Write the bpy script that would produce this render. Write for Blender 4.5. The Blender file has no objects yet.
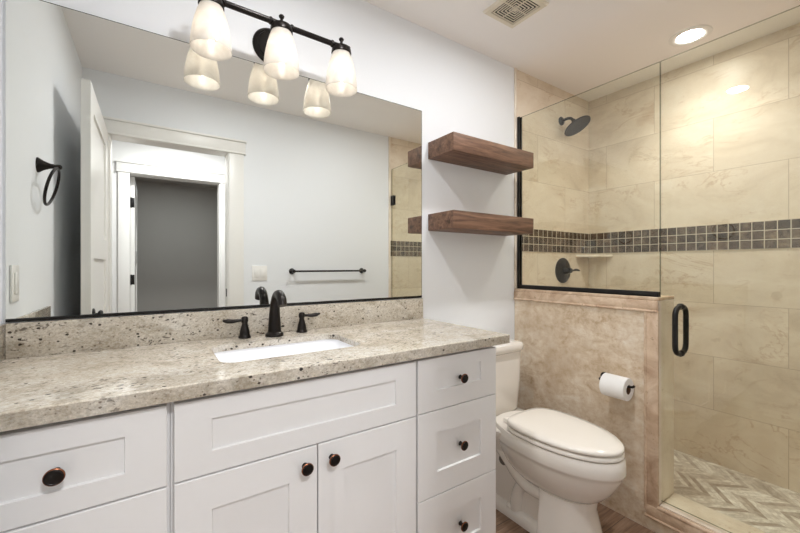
import bpy, bmesh, math, random
from mathutils import Vector, Matrix
random.seed(7)
C = bpy.context.scene.collection
PI = math.pi
SC = bpy.context.scene

# ------------------------------------------------------------------ camera
cam = bpy.data.cameras.new('camera')
cam.sensor_width = 36.0
cam.lens = 370.3 / 800 * 36
cam.shift_y = -1.0 / 800
cam.clip_start = 0.02
co = bpy.data.objects.new('camera', cam)
co.location = (0, -1.535, 1.18)
co.rotation_euler = (PI / 2, 0, -math.atan(248 / 370.3))
C.objects.link(co)
SC.camera = co

# ------------------------------------------------------------------ world, exposure, light levels
W = bpy.data.worlds.new('world')
SC.world = W
W.use_nodes = True
W.node_tree.nodes['Background'].inputs[0].default_value = (1, 1, 1, 1)
W.node_tree.nodes['Background'].inputs[1].default_value = 0.05
SC.view_settings.view_transform = 'Standard'
SC.view_settings.look = 'None'
SC.view_settings.gamma = 1.0
SC.view_settings.use_curve_mapping = False
SC.view_settings.exposure = 1.14
SC.cycles.max_bounces = 16
SC.cycles.diffuse_bounces = 8
SC.cycles.glossy_bounces = 8
SC.cycles.transmission_bounces = 8
SC.cycles.transparent_max_bounces = 24
SC.cycles.sample_clamp_indirect = 6.0
SC.cycles.caustics_reflective = True
SC.cycles.caustics_refractive = False
L_BULB = 5.6       # radiance of each bulb of the vanity light
L_CAN = 34.0         # recessed can over the shower
L_ROOM_FILL = 118.0        # added fill cans over the vanity and toilet
L_HALL_FILL = 150.0        # added fill light in the hall, out of view
L_DARK_FILL = 54.0         # added fill light in the room beyond the hall
P_CAN, P_ROOM_FILL, P_TOILET_FILL = 16.0, 12.0, 5.0   # downward beams of the shower light and the added fill cans, watts
WARM = (1.0, 0.90, 0.78)
NEUT = (0.985, 0.988, 1.0)
COOL = (0.95, 0.98, 1.0)

# ------------------------------------------------------------------ materials
def lin(r, g, b):
    f = lambda c: (c / 255 / 12.92) if c / 255 <= 0.04045 else ((c / 255 + 0.055) / 1.055) ** 2.4
    return (f(r), f(g), f(b), 1.0)

class NT:
    def __init__(s, name):
        s.m = bpy.data.materials.new(name)
        s.m.use_nodes = True
        s.t = s.m.node_tree
        s.b = s.t.nodes['Principled BSDF']
        s.out = s.t.nodes['Material Output']
    def n(s, kind, props=None, **inp):
        nd = s.t.nodes.new(kind)
        for k, v in (props or {}).items():
            setattr(nd, k, v)
        for k, v in inp.items():
            s.set(nd, k, v)
        return nd
    def set(s, nd, key, v):
        if isinstance(key, str) and key.startswith('i') and key[1:].isdigit():
            key = int(key[1:])
        sock = nd.inputs[key]
        if isinstance(v, bpy.types.NodeSocket):
            s.t.links.new(v, sock)
        else:
            sock.default_value = v
    def math(s, op, a, b=0.0, c=0.0):
        return s.n('ShaderNodeMath', {'operation': op}, i0=a, i1=b, i2=c).outputs[0]
    def mix(s, f, a, b, mode='MIX'):
        nd = s.n('ShaderNodeMix', {'data_type': 'RGBA', 'blend_type': mode})
        s.set(nd, 0, f); s.set(nd, 6, a); s.set(nd, 7, b)
        return nd.outputs[2]
    def ramp(s, f, stops, interp='LINEAR'):
        nd = s.n('ShaderNodeValToRGB', i0=f)
        nd.color_ramp.interpolation = interp
        e = nd.color_ramp.elements
        while len(e) < len(stops):
            e.new(0.5)
        for el, (p, c) in zip(e, stops):
            el.position = p
            el.color = c if not isinstance(c, (int, float)) else (c, c, c, 1)
        return nd.outputs[0]
    def coord(s):
        return s.n('ShaderNodeTexCoord').outputs['Object']
    def noise(s, vec, scale, detail=4, rough=0.55, dist=0.0):
        nd = s.n('ShaderNodeTexNoise')
        s.set(nd, 'Vector', vec); s.set(nd, 'Scale', scale); s.set(nd, 'Detail', detail)
        s.set(nd, 'Roughness', rough); s.set(nd, 'Distortion', dist)
        return nd.outputs['Fac']
    def mapping(s, vec, scale=(1, 1, 1), loc=(0, 0, 0), rot=(0, 0, 0)):
        nd = s.n('ShaderNodeMapping')
        s.set(nd, 'Vector', vec); s.set(nd, 'Scale', scale); s.set(nd, 'Location', loc); s.set(nd, 'Rotation', rot)
        return nd.outputs[0]
    def bump(s, h, strength=0.1, dist=0.002):
        nd = s.n('ShaderNodeBump')
        s.set(nd, 'Height', h); s.set(nd, 'Strength', strength); s.set(nd, 'Distance', dist)
        s.set(s.b, 'Normal', nd.outputs[0])
    def fin(s, color=None, rough=None, metal=None, spec=None, coat=None):
        if color is not None: s.set(s.b, 'Base Color', color)
        if rough is not None: s.set(s.b, 'Roughness', rough)
        if metal is not None: s.set(s.b, 'Metallic', metal)
        if spec is not None: s.set(s.b, 'Specular IOR Level', spec)
        if coat is not None:
            s.set(s.b, 'Coat Weight', coat); s.set(s.b, 'Coat Roughness', 0.05)
        return s.m

def paint(name, col, rough=0.6, var=0.03, bump=0.04, scale=40, metal=0.0, spec=0.5, coat=None):
    t = NT(name)
    f = t.noise(t.coord(), scale, 3)
    dk = tuple(c * (1 - var) for c in col[:3]) + (1,)
    t.bump(f, bump, 0.001)
    return t.fin(t.mix(f, dk, col), rough, metal, spec, coat)

def emission(name, col, strength):
    t = NT(name)
    f = t.noise(t.coord(), 15, 2)
    t.fin((0.8, 0.8, 0.8, 1), 0.5)
    t.set(t.b, 'Emission Color', t.mix(f, col + (1,), tuple(min(1, c * 1.02) for c in col) + (1,)))
    t.set(t.b, 'Emission Strength', strength)
    return t.m

def tile_stone(name, axis, u0, v_lo, w, h, pal, v_split=None, v_hi=None, mortar=(0.45, 0.36, 0.26, 1),
               rough=0.33, vein=0.5, scale=2.6, msize=0.0011, rust=0.4, grain=0.0):
    t = NT(name)
    P = t.coord()
    sp = t.n('ShaderNodeSeparateXYZ', i0=P)
    u = t.math('SUBTRACT', sp.outputs[axis], u0)
    z = sp.outputs[2]
    if v_split is not None:
        gt = t.math('GREATER_THAN', z, v_split)
        v = t.math('SUBTRACT', t.math('SUBTRACT', z, v_lo), t.math('MULTIPLY', gt, v_hi - v_lo))
    else:
        v = t.math('SUBTRACT', z, v_lo)
    uv = t.n('ShaderNodeCombineXYZ', i0=u, i1=v, i2=0.0).outputs[0]
    br = t.n('ShaderNodeTexBrick', {'offset': 0.5, 'offset_frequency': 2})
    t.set(br, 'Vector', uv); t.set(br, 'Color1', (0, 0, 0, 1)); t.set(br, 'Color2', (1, 1, 1, 1))
    t.set(br, 'Mortar', (0.5, 0.5, 0.5, 1)); t.set(br, 'Scale', 1.0); t.set(br, 'Mortar Size', msize)
    t.set(br, 'Mortar Smooth', 0.1); t.set(br, 'Bias', 0.0); t.set(br, 'Brick Width', w); t.set(br, 'Row Height', h)
    rnd = t.math('MULTIPLY', br.outputs['Color'], 37.0)
    off = t.n('ShaderNodeCombineXYZ', i0=rnd, i1=rnd, i2=rnd).outputs[0]
    vec = t.n('ShaderNodeVectorMath', {'operation': 'ADD'}, i0=P, i1=off).outputs[0]
    vm = t.mapping(vec, (1, 1, 1.9))
    cloud = t.noise(vm, scale, 8, 0.62, 0.9)
    if grain > 0:
        cloud = t.math('ADD', t.math('MULTIPLY', cloud, 1.0 - grain), t.math('MULTIPLY', t.noise(vec, scale * 5.0, 8, 0.75, 0.3), grain))
    pos = (0.37, 0.47, 0.56, 0.66) if grain > 0 else (0.28, 0.46, 0.62, 0.78)
    col = t.ramp(cloud, list(zip(pos, pal[:4])))
    if grain > 0:
        col = t.mix(t.ramp(t.noise(vec, 2.6, 4, 0.6, 0.5), [(0.50, 0.0), (0.66, 0.5)]), col, pal[0])
    fine = t.noise(vec, 38, 6, 0.7)
    col = t.mix(t.math('MULTIPLY', fine, 0.30), col, pal[1], 'MULTIPLY')
    vn = t.noise(t.mapping(vec, (1.0, 1.0, 2.6), rot=(0.3, 0.35, 0.2)), 2.1, 7, 0.6, 1.6)
    vmask = t.ramp(t.math('ABSOLUTE', t.math('SUBTRACT', vn, 0.5)), [(0.0, 1.0), (0.018, 0.0)])
    brk = t.ramp(t.noise(vec, 3.1, 2), [(0.48, 0.0), (0.62, 1.0)])
    col = t.mix(t.math('MULTIPLY', t.math('MULTIPLY', vmask, brk), vein), col, pal[4])
    rs = t.ramp(t.noise(vec, 2.2, 3, 0.5, 0.6), [(0.66, 0.0), (0.74, 1.0)])
    col = t.mix(t.math('MULTIPLY', rs, rust), col, pal[4])
    pit = t.ramp(t.noise(t.mapping(vec, (1.0, 1.0, 1.8)), 30, 5, 0.7), [(0.30, 0.45), (0.40, 0.0)])
    col = t.mix(t.math('MULTIPLY', pit, t.ramp(t.noise(vec, 4.0, 3), [(0.45, 0.0), (0.6, 1.0)])), col, pal[4])
    tone = t.ramp(br.outputs['Color'], [(0, (0.90, 0.89, 0.87, 1)), (1, (1, 1, 1, 1))])
    col = t.mix(1.0, col, tone, 'MULTIPLY')
    col = t.mix(br.outputs['Fac'], col, mortar)
    t.set(t.b, 'Roughness', t.math('ADD', t.math('MULTIPLY', br.outputs['Fac'], 0.4), rough))
    t.bump(t.math('SUBTRACT', 1.0, br.outputs['Fac']), 0.35, 0.001)
    return t.fin(col, None, 0.0, 0.25)

def stone_plain(name, pal, rough=0.2, scale=9):
    t = NT(name)
    P = t.coord()
    f = t.noise(P, scale, 8, 0.65, 0.8)
    col = t.ramp(f, [(0.3, pal[0]), (0.48, pal[1]), (0.62, pal[2]), (0.78, pal[3])])
    pit = t.ramp(t.noise(P, 55, 4, 0.6), [(0.30, 1.0), (0.36, 0.0)])
    col = t.mix(t.math('MULTIPLY', pit, 0.5), col, pal[4])
    t.bump(f, 0.05, 0.001)
    return t.fin(col, rough)

def mosaic(name, axis, u0):
    t = NT(name)
    P = t.coord()
    sp = t.n('ShaderNodeSeparateXYZ', i0=P)
    u = t.math('SUBTRACT', sp.outputs[axis], u0)
    v = t.math('SUBTRACT', sp.outputs[2], 1.2695)
    uv = t.n('ShaderNodeCombineXYZ', i0=u, i1=v, i2=0.0).outputs[0]
    br = t.n('ShaderNodeTexBrick', {'offset': 0.0, 'offset_frequency': 1})
    t.set(br, 'Vector', uv); t.set(br, 'Color1', (0, 0, 0, 1)); t.set(br, 'Color2', (1, 1, 1, 1))
    t.set(br, 'Mortar', (0.5, 0.5, 0.5, 1)); t.set(br, 'Scale', 1.0); t.set(br, 'Mortar Size', 0.0021)
    t.set(br, 'Brick Width', 0.0503); t.set(br, 'Row Height', 0.0503); t.set(br, 'Mortar Smooth', 0.05)
    rnd = t.math('MULTIPLY', br.outputs['Color'], 51.0)
    vec = t.n('ShaderNodeVectorMath', {'operation': 'ADD'}, i0=P,
              i1=t.n('ShaderNodeCombineXYZ', i0=rnd, i1=rnd, i2=rnd).outputs[0]).outputs[0]
    c1 = t.ramp(t.noise(vec, 16, 6, 0.65, 1.2), [(0.32, lin(58, 45, 38)), (0.5, lin(92, 78, 68)), (0.72, lin(138, 122, 106))])
    tone = t.ramp(br.outputs['Color'], [(0, (0.5, 0.48, 0.46, 1)), (0.5, (0.9, 0.88, 0.85, 1)), (1, (1.45, 1.4, 1.32, 1))])
    col = t.mix(1.0, c1, tone, 'MULTIPLY')
    col = t.mix(br.outputs['Fac'], col, lin(205, 194, 176))
    t.set(t.b, 'Roughness', t.math('ADD', t.math('MULTIPLY', br.outputs['Fac'], 0.5), 0.15))
    t.bump(t.math('SUBTRACT', 1.0, br.outputs['Fac']), 0.4, 0.001)
    return t.fin(col)

def granite(name):
    t = NT(name)
    P = t.coord()
    Pm = t.mapping(P, (0.75, 1.0, 1.0))
    f1 = t.noise(Pm, 9, 8, 0.72, 0.4)
    col = t.ramp(f1, [(0.30, lin(160, 146, 126)), (0.40, lin(204, 193, 176)), (0.54, lin(226, 218, 205)), (0.70, lin(242, 239, 233))])
    vc = t.n('ShaderNodeTexVoronoi'); t.set(vc, 'Vector', Pm); t.set(vc, 'Scale', 230.0)
    cell = t.n('ShaderNodeSeparateXYZ', i0=vc.outputs['Color']).outputs[0]
    col = t.mix(0.32, col, t.ramp(cell, [(0.0, lin(150, 136, 118)), (0.4, lin(202, 192, 178)), (0.75, lin(218, 211, 200)), (1.0, lin(234, 230, 222))]))
    f3 = t.noise(t.mapping(P, (0.7, 1, 1), loc=(3, 1, 2)), 13, 6, 0.68, 0.4)
    col = t.mix(t.ramp(f3, [(0.53, 0.0), (0.68, 0.55)]), col, lin(140, 126, 102))
    cl = t.ramp(t.noise(t.mapping(P, (0.8, 1, 1), loc=(7, 2, 5)), 6, 4, 0.6), [(0.42, 0.12), (0.58, 1.0)])
    def specks(scale, thr, lo, hi, loc, chan):
        vo = t.n('ShaderNodeTexVoronoi'); t.set(vo, 'Vector', t.mapping(P, (0.8, 1, 1), loc=loc)); t.set(vo, 'Scale', scale)
        d = t.math('ADD', vo.outputs['Distance'], t.math('MULTIPLY', t.noise(P, scale * 2.4, 3, 0.7), 0.30))
        pk = t.n('ShaderNodeSeparateXYZ', i0=vo.outputs['Color']).outputs[chan]
        on = t.math('LESS_THAN', t.math('ADD', pk, t.math('MULTIPLY', t.math('SUBTRACT', 1.0, cl), 0.25)), thr)
        return t.math('MULTIPLY', t.ramp(d, [(lo, 1.0), (hi, 0.0)]), on)
    col = t.mix(t.math('MULTIPLY', specks(100, 0.36, 0.34, 0.44, (4, 4, 4), 1), 0.8), col, lin(118, 104, 90))
    col = t.mix(t.math('MULTIPLY', specks(62, 0.34, 0.33, 0.40, (0, 0, 0), 0), 0.95), col, lin(62, 53, 48))
    col = t.mix(t.math('MULTIPLY', specks(30, 0.16, 0.28, 0.34, (9, 1, 6), 2), 0.95), col, lin(44, 37, 35))
    fl = t.math('MULTIPLY', t.ramp(t.noise(t.mapping(P, (0.6, 1, 1), loc=(2, 8, 3)), 75, 4, 0.65, 0.6), [(0.595, 0.0), (0.635, 1.0)]), t.math('ADD', t.math('MULTIPLY', cl, 0.8), 0.1))
    col = t.mix(t.math('MULTIPLY', fl, 0.85), col, lin(74, 62, 54))
    gr = t.ramp(t.noise(P, 140, 5, 0.8), [(0.35, (0.60, 0.59, 0.57, 1)), (0.6, (0.88, 0.88, 0.87, 1))])
    col = t.mix(1.0, col, gr, 'MULTIPLY')
    return t.fin(col, 0.09, 0.0, 0.5)

def wood(name, c0, c1, c2, axis_scale=(1.2, 14, 14), rough=0.55):
    t = NT(name)
    P = t.coord()
    g = t.noise(t.mapping(P, axis_scale), 3.0, 8, 0.65, 1.0)
    col = t.ramp(g, [(0.30, c0), (0.5, c1), (0.70, c2)])
    st = t.ramp(t.noise(t.mapping(P, (axis_scale[0] * 1.4, axis_scale[1] * 2.2, axis_scale[2] * 2.2), loc=(5, 3, 1)), 4.0, 5, 0.6), [(0.60, 0.0), (0.72, 0.8)])
    col = t.mix(st, col, c0)
    t.bump(g, 0.25, 0.002)
    return t.fin(col, rough)

def plank_tile(name):
    t = NT(name)
    P = t.coord()
    br = t.n('ShaderNodeTexBrick', {'offset': 0.37, 'offset_frequency': 2})
    t.set(br, 'Vector', t.mapping(P, loc=(0.2, 0.656, 0))); t.set(br, 'Color1', (0, 0, 0, 1)); t.set(br, 'Color2', (1, 1, 1, 1))
    t.set(br, 'Mortar', (0.5, 0.5, 0.5, 1)); t.set(br, 'Scale', 1.0); t.set(br, 'Mortar Size', 0.0018)
    t.set(br, 'Brick Width', 0.9); t.set(br, 'Row Height', 0.15)
    rnd = t.math('MULTIPLY', br.outputs['Color'], 23.0)
    vec = t.n('ShaderNodeVectorMath', {'operation': 'ADD'}, i0=P, i1=t.n('ShaderNodeCombineXYZ', i0=rnd, i1=rnd, i2=rnd).outputs[0]).outputs[0]
    g = t.noise(t.mapping(vec, (1.3, 16, 1)), 3.0, 7, 0.65, 0.8)
    col = t.ramp(g, [(0.3, lin(98, 76, 60)), (0.5, lin(138, 110, 90)), (0.7, lin(164, 138, 116))])
    col = t.mix(br.outputs['Fac'], col, lin(92, 76, 64))
    t.bump(t.math('SUBTRACT', 1.0, br.outputs['Fac']), 0.3, 0.001)
    return t.fin(col, 0.4)

def chevron(name):
    t = NT(name)
    P = t.coord()
    sp = t.n('ShaderNodeSeparateXYZ', i0=P)
    colw, sw, slope = 0.125, 0.030, 0.85
    xc = t.math('DIVIDE', t.math('ADD', sp.outputs[0], 0.03), colw)
    ci = t.math('FLOOR', xc)
    tri = t.math('PINGPONG', t.math('ADD', sp.outputs[0], 0.03), colw)
    s = t.math('DIVIDE', t.math('ADD', sp.outputs[1], t.math('MULTIPLY', tri, slope)), sw)
    si = t.math('FLOOR', s)
    fr = t.math('FRACT', s)
    key = t.n('ShaderNodeCombineXYZ', i0=si, i1=ci, i2=0.0).outputs[0]
    wn = t.n('ShaderNodeTexWhiteNoise', {'noise_dimensions': '2D'}, i0=key)
    rnd = wn.outputs['Value']
    r2 = t.math('MULTIPLY', rnd, 40.0)
    vec = t.n('ShaderNodeVectorMath', {'operation': 'ADD'}, i0=P, i1=t.n('ShaderNodeCombineXYZ', i0=r2, i1=r2, i2=r2).outputs[0]).outputs[0]
    base = t.ramp(rnd, [(0.0, lin(184, 172, 160)), (0.25, lin(214, 206, 196)), (0.6, lin(236, 231, 223)), (1.0, lin(246, 243, 237))])
    vn = t.ramp(t.noise(t.mapping(vec, (9, 9, 1)), 2.6, 6, 0.6, 1.0), [(0.42, (0.72, 0.70, 0.67, 1)), (0.6, (1, 1, 1, 1))])
    col = t.mix(1.0, base, vn, 'MULTIPLY')
    e1 = t.math('LESS_THAN', fr, 0.05)
    xf = t.math('FRACT', xc)
    e2 = t.math('LESS_THAN', xf, 0.012)
    g = t.math('MAXIMUM', e1, e2)
    col = t.mix(g, col, lin(186, 174, 158))
    return t.fin(col, 0.3)

def glass_mat(name, tint, refl_ior=1.5):
    t = NT(name)
    t.t.nodes.remove(t.b)
    f = t.noise(t.coord(), 3, 2)
    tr = t.n('ShaderNodeBsdfTransparent')
    t.set(tr, 'Color', t.mix(f, tint, tuple(c * 0.995 for c in tint[:3]) + (1,)))
    gl = t.n('ShaderNodeBsdfGlossy'); t.set(gl, 'Roughness', 0.0); t.set(gl, 'Color', (1, 1, 1, 1))
    ge = t.n('ShaderNodeNewGeometry')
    dt = t.n('ShaderNodeVectorMath', {'operation': 'DOT_PRODUCT'}, i0=ge.outputs['Incoming'], i1=ge.outputs['Normal']).outputs['Value']
    k = t.math('POWER', t.math('SUBTRACT', 1.0, t.math('ABSOLUTE', dt)), 5.0)
    fr = t.math('ADD', 0.04, t.math('MULTIPLY', 0.96, k))
    mx = t.n('ShaderNodeMixShader', i0=fr, i1=tr.outputs[0], i2=gl.outputs[0])
    t.t.links.new(mx.outputs[0], t.out.inputs[0])
    return t.m

def mirror_mat(name):
    t = NT(name)
    f = t.noise(t.coord(), 2, 2)
    return t.fin(t.mix(f, (0.855, 0.872, 0.845, 1), (0.86, 0.877, 0.85, 1)), 0.0, 1.0)

def shade_mat(name):
    t = NT(name)
    t.t.nodes.remove(t.b)
    P = t.coord()
    swirl = t.noise(P, 14, 4, 0.6, 2.5)
    col = t.ramp(swirl, [(0.3, (0.82, 0.79, 0.75, 1)), (0.7, (0.91, 0.895, 0.87, 1))])
    tl = t.n('ShaderNodeBsdfTranslucent'); t.set(tl, 'Color', col)
    df = t.n('ShaderNodeBsdfDiffuse'); t.set(df, 'Color', col)
    tp = t.n('ShaderNodeBsdfTransparent'); t.set(tp, 'Color', (1.0, 0.95, 0.88, 1))
    gl = t.n('ShaderNodeBsdfGlossy'); t.set(gl, 'Roughness', 0.15)
    a = t.n('ShaderNodeMixShader', i0=0.45, i1=tl.outputs[0], i2=df.outputs[0])
    b = t.n('ShaderNodeMixShader', i0=0.14, i1=a.outputs[0], i2=tp.outputs[0])
    c = t.n('ShaderNodeMixShader', i0=0.05, i1=b.outputs[0], i2=gl.outputs[0])
    t.t.links.new(c.outputs[0], t.out.inputs[0])
    return t.m

CREMA = [lin(214, 200, 182), lin(231, 219, 203), lin(239, 229, 215), lin(245, 238, 227), lin(184, 150, 112)]
TRAV = [lin(200, 176, 147), lin(228, 211, 188), lin(241, 230, 213), lin(248, 242, 232), lin(188, 152, 112)]
PINK = [lin(174, 145, 120), lin(204, 178, 152), lin(220, 198, 173), lin(235, 218, 198), lin(122, 92, 68)]
M_WALL = paint('wall_paint', lin(236, 239, 243), 0.55, 0.02, 0.08, 90)
M_CEIL = paint('ceiling_paint', lin(246, 243, 241), 0.8, 0.02, 0.15, 120)
M_HALLW = paint('hall_paint', lin(232, 232, 231), 0.6, 0.02, 0.05, 90)
M_GREYW = paint('grey_room_paint', lin(196, 194, 190), 0.7, 0.03, 0.05, 60)
M_TRIMW = paint('trim_paint', lin(236, 235, 232), 0.35, 0.015, 0.02, 60)
M_CAB = paint('cabinet_lacquer', lin(238, 238, 239), 0.32, 0.015, 0.02, 60)
M_CABIN = paint('cabinet_interior', lin(206, 205, 203), 0.5, 0.03, 0.02, 60)
M_BRONZE = paint('oil_rubbed_bronze', (0.020, 0.016, 0.0145, 1), 0.28, 0.35, 0.03, 30, 0.6)
M_BLACK = paint('black_metal', (0.014, 0.013, 0.013, 1), 0.35, 0.2, 0.02, 40, 0.4)
M_COPPER = paint('rubbed_copper_edge', (0.30, 0.115, 0.06, 1), 0.3, 0.3, 0.03, 40, 0.9)
M_PORC = paint('white_porcelain', lin(238, 233, 226), 0.10, 0.01, 0.0, 10, 0.0, 0.5, 0.5)
M_PLAST = paint('toilet_seat_plastic', lin(240, 235, 227), 0.16, 0.01, 0.0, 10, 0.0, 0.5)
M_SINK = paint('sink_porcelain', lin(244, 245, 248), 0.12, 0.01, 0.0, 10)
M_PAPER = paint('tissue_paper', lin(242, 241, 239), 0.95, 0.04, 0.25, 120)
M_CARD = paint('cardboard_core', lin(120, 92, 72), 0.9, 0.1, 0.1, 60)
M_PLATE = paint('switch_plate_plastic', lin(240, 239, 236), 0.3, 0.01, 0.0, 20)
M_VENT = paint('vent_plastic', lin(226, 218, 200), 0.5, 0.03, 0.02, 50)
M_DARKV = paint('vent_recess', lin(34, 29, 26), 0.9, 0.1, 0.02, 50)
M_RECESS_SHADE = paint('porcelain_shadow_gap', lin(98, 90, 82), 0.6, 0.1, 0.02, 50)
M_GRAN = granite('speckled_granite')
M_SHELF = wood('walnut_shelf', lin(62, 42, 32), lin(110, 80, 62), lin(142, 108, 86))
M_FLOOR = plank_tile('wood_look_tile')
M_CHEV = chevron('chevron_marble')
M_TX = tile_stone('shower_tile_across', 1, -0.75, 0.0155, 0.62, 0.3136, CREMA, 1.345, 1.42)
M_TY = tile_stone('shower_tile_along', 0, 2.13, 0.0155, 0.62, 0.3136, CREMA, 1.345, 1.42)
M_KNEE = tile_stone('half_wall_tile', 1, -0.8, -0.3, 1.6, 1.5, TRAV, scale=5.5, vein=0.45, rough=0.25, rust=0.5, grain=0.5)
M_KNEEY = tile_stone('half_wall_end_tile', 0, 1.5, -0.3, 1.6, 1.5, TRAV, scale=3.6, vein=0.35, rough=0.22, rust=0.3)
M_PENCIL = stone_plain('marble_trim', PINK, 0.25, 10)
M_SILL = stone_plain('cream_marble_sill', CREMA, 0.2, 4)
M_MOSX = mosaic('mosaic_across', 1, -0.013)
M_MOSY = mosaic('mosaic_along', 0, 2.735)
M_GLASS = glass_mat('shower_glass', (0.970, 0.985, 0.945, 1))
M_GEDGE = glass_mat('shower_glass_edge', (0.32, 0.36, 0.30, 1))
M_MIRROR = mirror_mat('mirror_silver')
M_SHADE = shade_mat('alabaster_glass')
M_BULB = emission('bulb_glow', WARM, L_BULB)
M_CAN = emission('recessed_lens_glow', (1.0, 0.95, 0.89), L_CAN)
M_ROOM_FILL = emission('fill_can_glow', NEUT, L_ROOM_FILL)
M_HALL_FILL = emission('hall_fill_glow', NEUT, L_HALL_FILL)
M_DARK_FILL = emission('far_room_fill_glow', COOL, L_DARK_FILL)

# ------------------------------------------------------------------ mesh helpers
def obj(name, bm, mat, parent=None, smooth=True, angle=40):
    me = bpy.data.meshes.new(name)
    bmesh.ops.recalc_face_normals(bm, faces=bm.faces)
    bm.to_mesh(me); bm.free()
    for m in (mat if isinstance(mat, (list, tuple)) else [mat]):
        me.materials.append(m)
    if smooth:
        me.polygons.foreach_set('use_smooth', [True] * len(me.polygons))
        me.set_sharp_from_angle(angle=math.radians(angle))
    o = bpy.data.objects.new(name, me)
    C.objects.link(o)
    if parent is not None:
        o.parent = parent
        o.matrix_parent_inverse = Matrix.Translation(-parent.location) if parent.location.length else Matrix()
        pr = parent.rotation_euler
        if pr[0] or pr[1] or pr[2]:
            o.matrix_parent_inverse = parent.matrix_basis.inverted()
    return o

def thing(name, label, cat, loc=(0, 0, 0), group=None):
    o = bpy.data.objects.new(name, None)
    o.empty_display_size = 0.05
    C.objects.link(o)
    o.location = loc
    tag(o, label, cat, group)
    return o

def tag(o, label, cat, group=None):
    o['label'] = label; o['category'] = cat
    if group: o['group'] = group
    return o

def struct(name, bm, mat, parent=None, label=None, cat=None, smooth=True):
    o = obj(name, bm, mat, parent, smooth)
    if parent is None:
        o['kind'] = 'structure'
        if label: o['label'] = label
        if cat: o['category'] = cat
    return o

def box(bm, x0, x1, y0, y1, z0, z1, bev=0.0, seg=2, mi=0):
    r = bmesh.ops.create_cube(bm, size=1.0)
    vs = r['verts']
    for v in vs:
        v.co = Vector(((x0 + x1) / 2 + v.co.x * (x1 - x0), (y0 + y1) / 2 + v.co.y * (y1 - y0), (z0 + z1) / 2 + v.co.z * (z1 - z0)))
    fs = set(f for v in vs for f in v.link_faces)
    for f in fs: f.material_index = mi
    if bev > 0:
        es = list(set(e for v in vs for e in v.link_edges))
        bmesh.ops.bevel(bm, geom=es, offset=bev, segments=seg, affect='EDGES', profile=0.5, material=-1)
    return bm

def B(*a, **k):
    return box(bmesh.new(), *a, **k)

def loft(bm, rings, cap0=True, cap1=True, closed=True, mi=0, ring_loop=False):
    R = [[bm.verts.new(p) for p in r] for r in rings]
    n = len(R[0])
    pairs = list(zip(R, R[1:])) + ([(R[-1], R[0])] if ring_loop else [])
    for a, b in pairs:
        for i in range(n if closed else n - 1):
            j = (i + 1) % n
            f = bm.faces.new((a[i], a[j], b[j], b[i])); f.material_index = mi
    if not ring_loop:
        if cap0:
            f = bm.faces.new(R[0][::-1]); f.material_index = mi
        if cap1:
            f = bm.faces.new(R[-1]); f.material_index = mi
    return bm

def frame_of(d):
    d = d.normalized()
    a = Vector((0, 0, 1)) if abs(d.z) < 0.9 else Vector((1, 0, 0))
    u = d.cross(a).normalized()
    return u, d.cross(u).normalized()

def lathe(bm, prof, origin, axis=(0, 0, 1), n=28, cap0=True, cap1=True, mi=0):
    """prof: list of (radius, distance along axis)"""
    ax = Vector(axis).normalized(); u, w = frame_of(ax); o = Vector(origin)
    rings = [[o + ax * h + (u * math.cos(2 * PI * i / n) + w * math.sin(2 * PI * i / n)) * max(r, 1e-5) for i in range(n)] for r, h in prof]
    return loft(bm, rings, cap0, cap1, mi=mi)

def spline(pts, sub=6):
    P = [Vector(p) for p in pts]
    out = []
    for i in range(len(P) - 1):
        p0 = P[max(i - 1, 0)]; p1 = P[i]; p2 = P[i + 1]; p3 = P[min(i + 2, len(P) - 1)]
        for k in range(sub):
            t = k / sub
            out.append(0.5 * ((2 * p1) + (p2 - p0) * t + (2 * p0 - 5 * p1 + 4 * p2 - p3) * t * t + (3 * p1 - p0 - 3 * p2 + p3) * t ** 3))
    out.append(P[-1].copy())
    return out

def tube(bm, pts, rad, n=12, sub=6, loop=False, flat=1.0, mi=0):
    """rad: number or list per control point; flat scales the second axis"""
    if loop:
        path = [Vector(p) for p in pts]
        rr = [rad] * len(path)
    else:
        path = spline(pts, sub) if sub > 1 else [Vector(p) for p in pts]
        if isinstance(rad, (int, float)):
            rr = [rad] * len(path)
        else:
            rr = []
            for i in range(len(path)):
                t = i / max(1, (len(path) - 1)) * (len(rad) - 1)
                k = min(int(t), len(rad) - 2)
                rr.append(rad[k] + (rad[k + 1] - rad[k]) * (t - k))
    rings = []
    u = None
    N = len(path)
    for i, p in enumerate(path):
        if loop:
            d = path[(i + 1) % N] - path[i - 1]
        else:
            d = path[min(i + 1, N - 1)] - path[max(i - 1, 0)]
        d.normalize()
        if u is None:
            u, w = frame_of(d)
        else:
            u = (u - d * u.dot(d)).normalized()
            w = d.cross(u).normalized()
        rings.append([p + (u * math.cos(2 * PI * k / n) + w * flat * math.sin(2 * PI * k / n)) * rr[i] for k in range(n)])
    return loft(bm, rings, ring_loop=loop, mi=mi)

def rrect(x0, x1, y0, y1, z, r, seg=6):
    out = []
    r = min(r, (x1 - x0) / 2 - 1e-5, (y1 - y0) / 2 - 1e-5)
    for cx, cy, a0 in ((x1 - r, y1 - r, 0), (x0 + r, y1 - r, PI / 2), (x0 + r, y0 + r, PI), (x1 - r, y0 + r, 1.5 * PI)):
        for k in range(seg + 1):
            a = a0 + k / seg * PI / 2
            out.append(Vector((cx + r * math.cos(a), cy + r * math.sin(a), z)))
    return out

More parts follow.
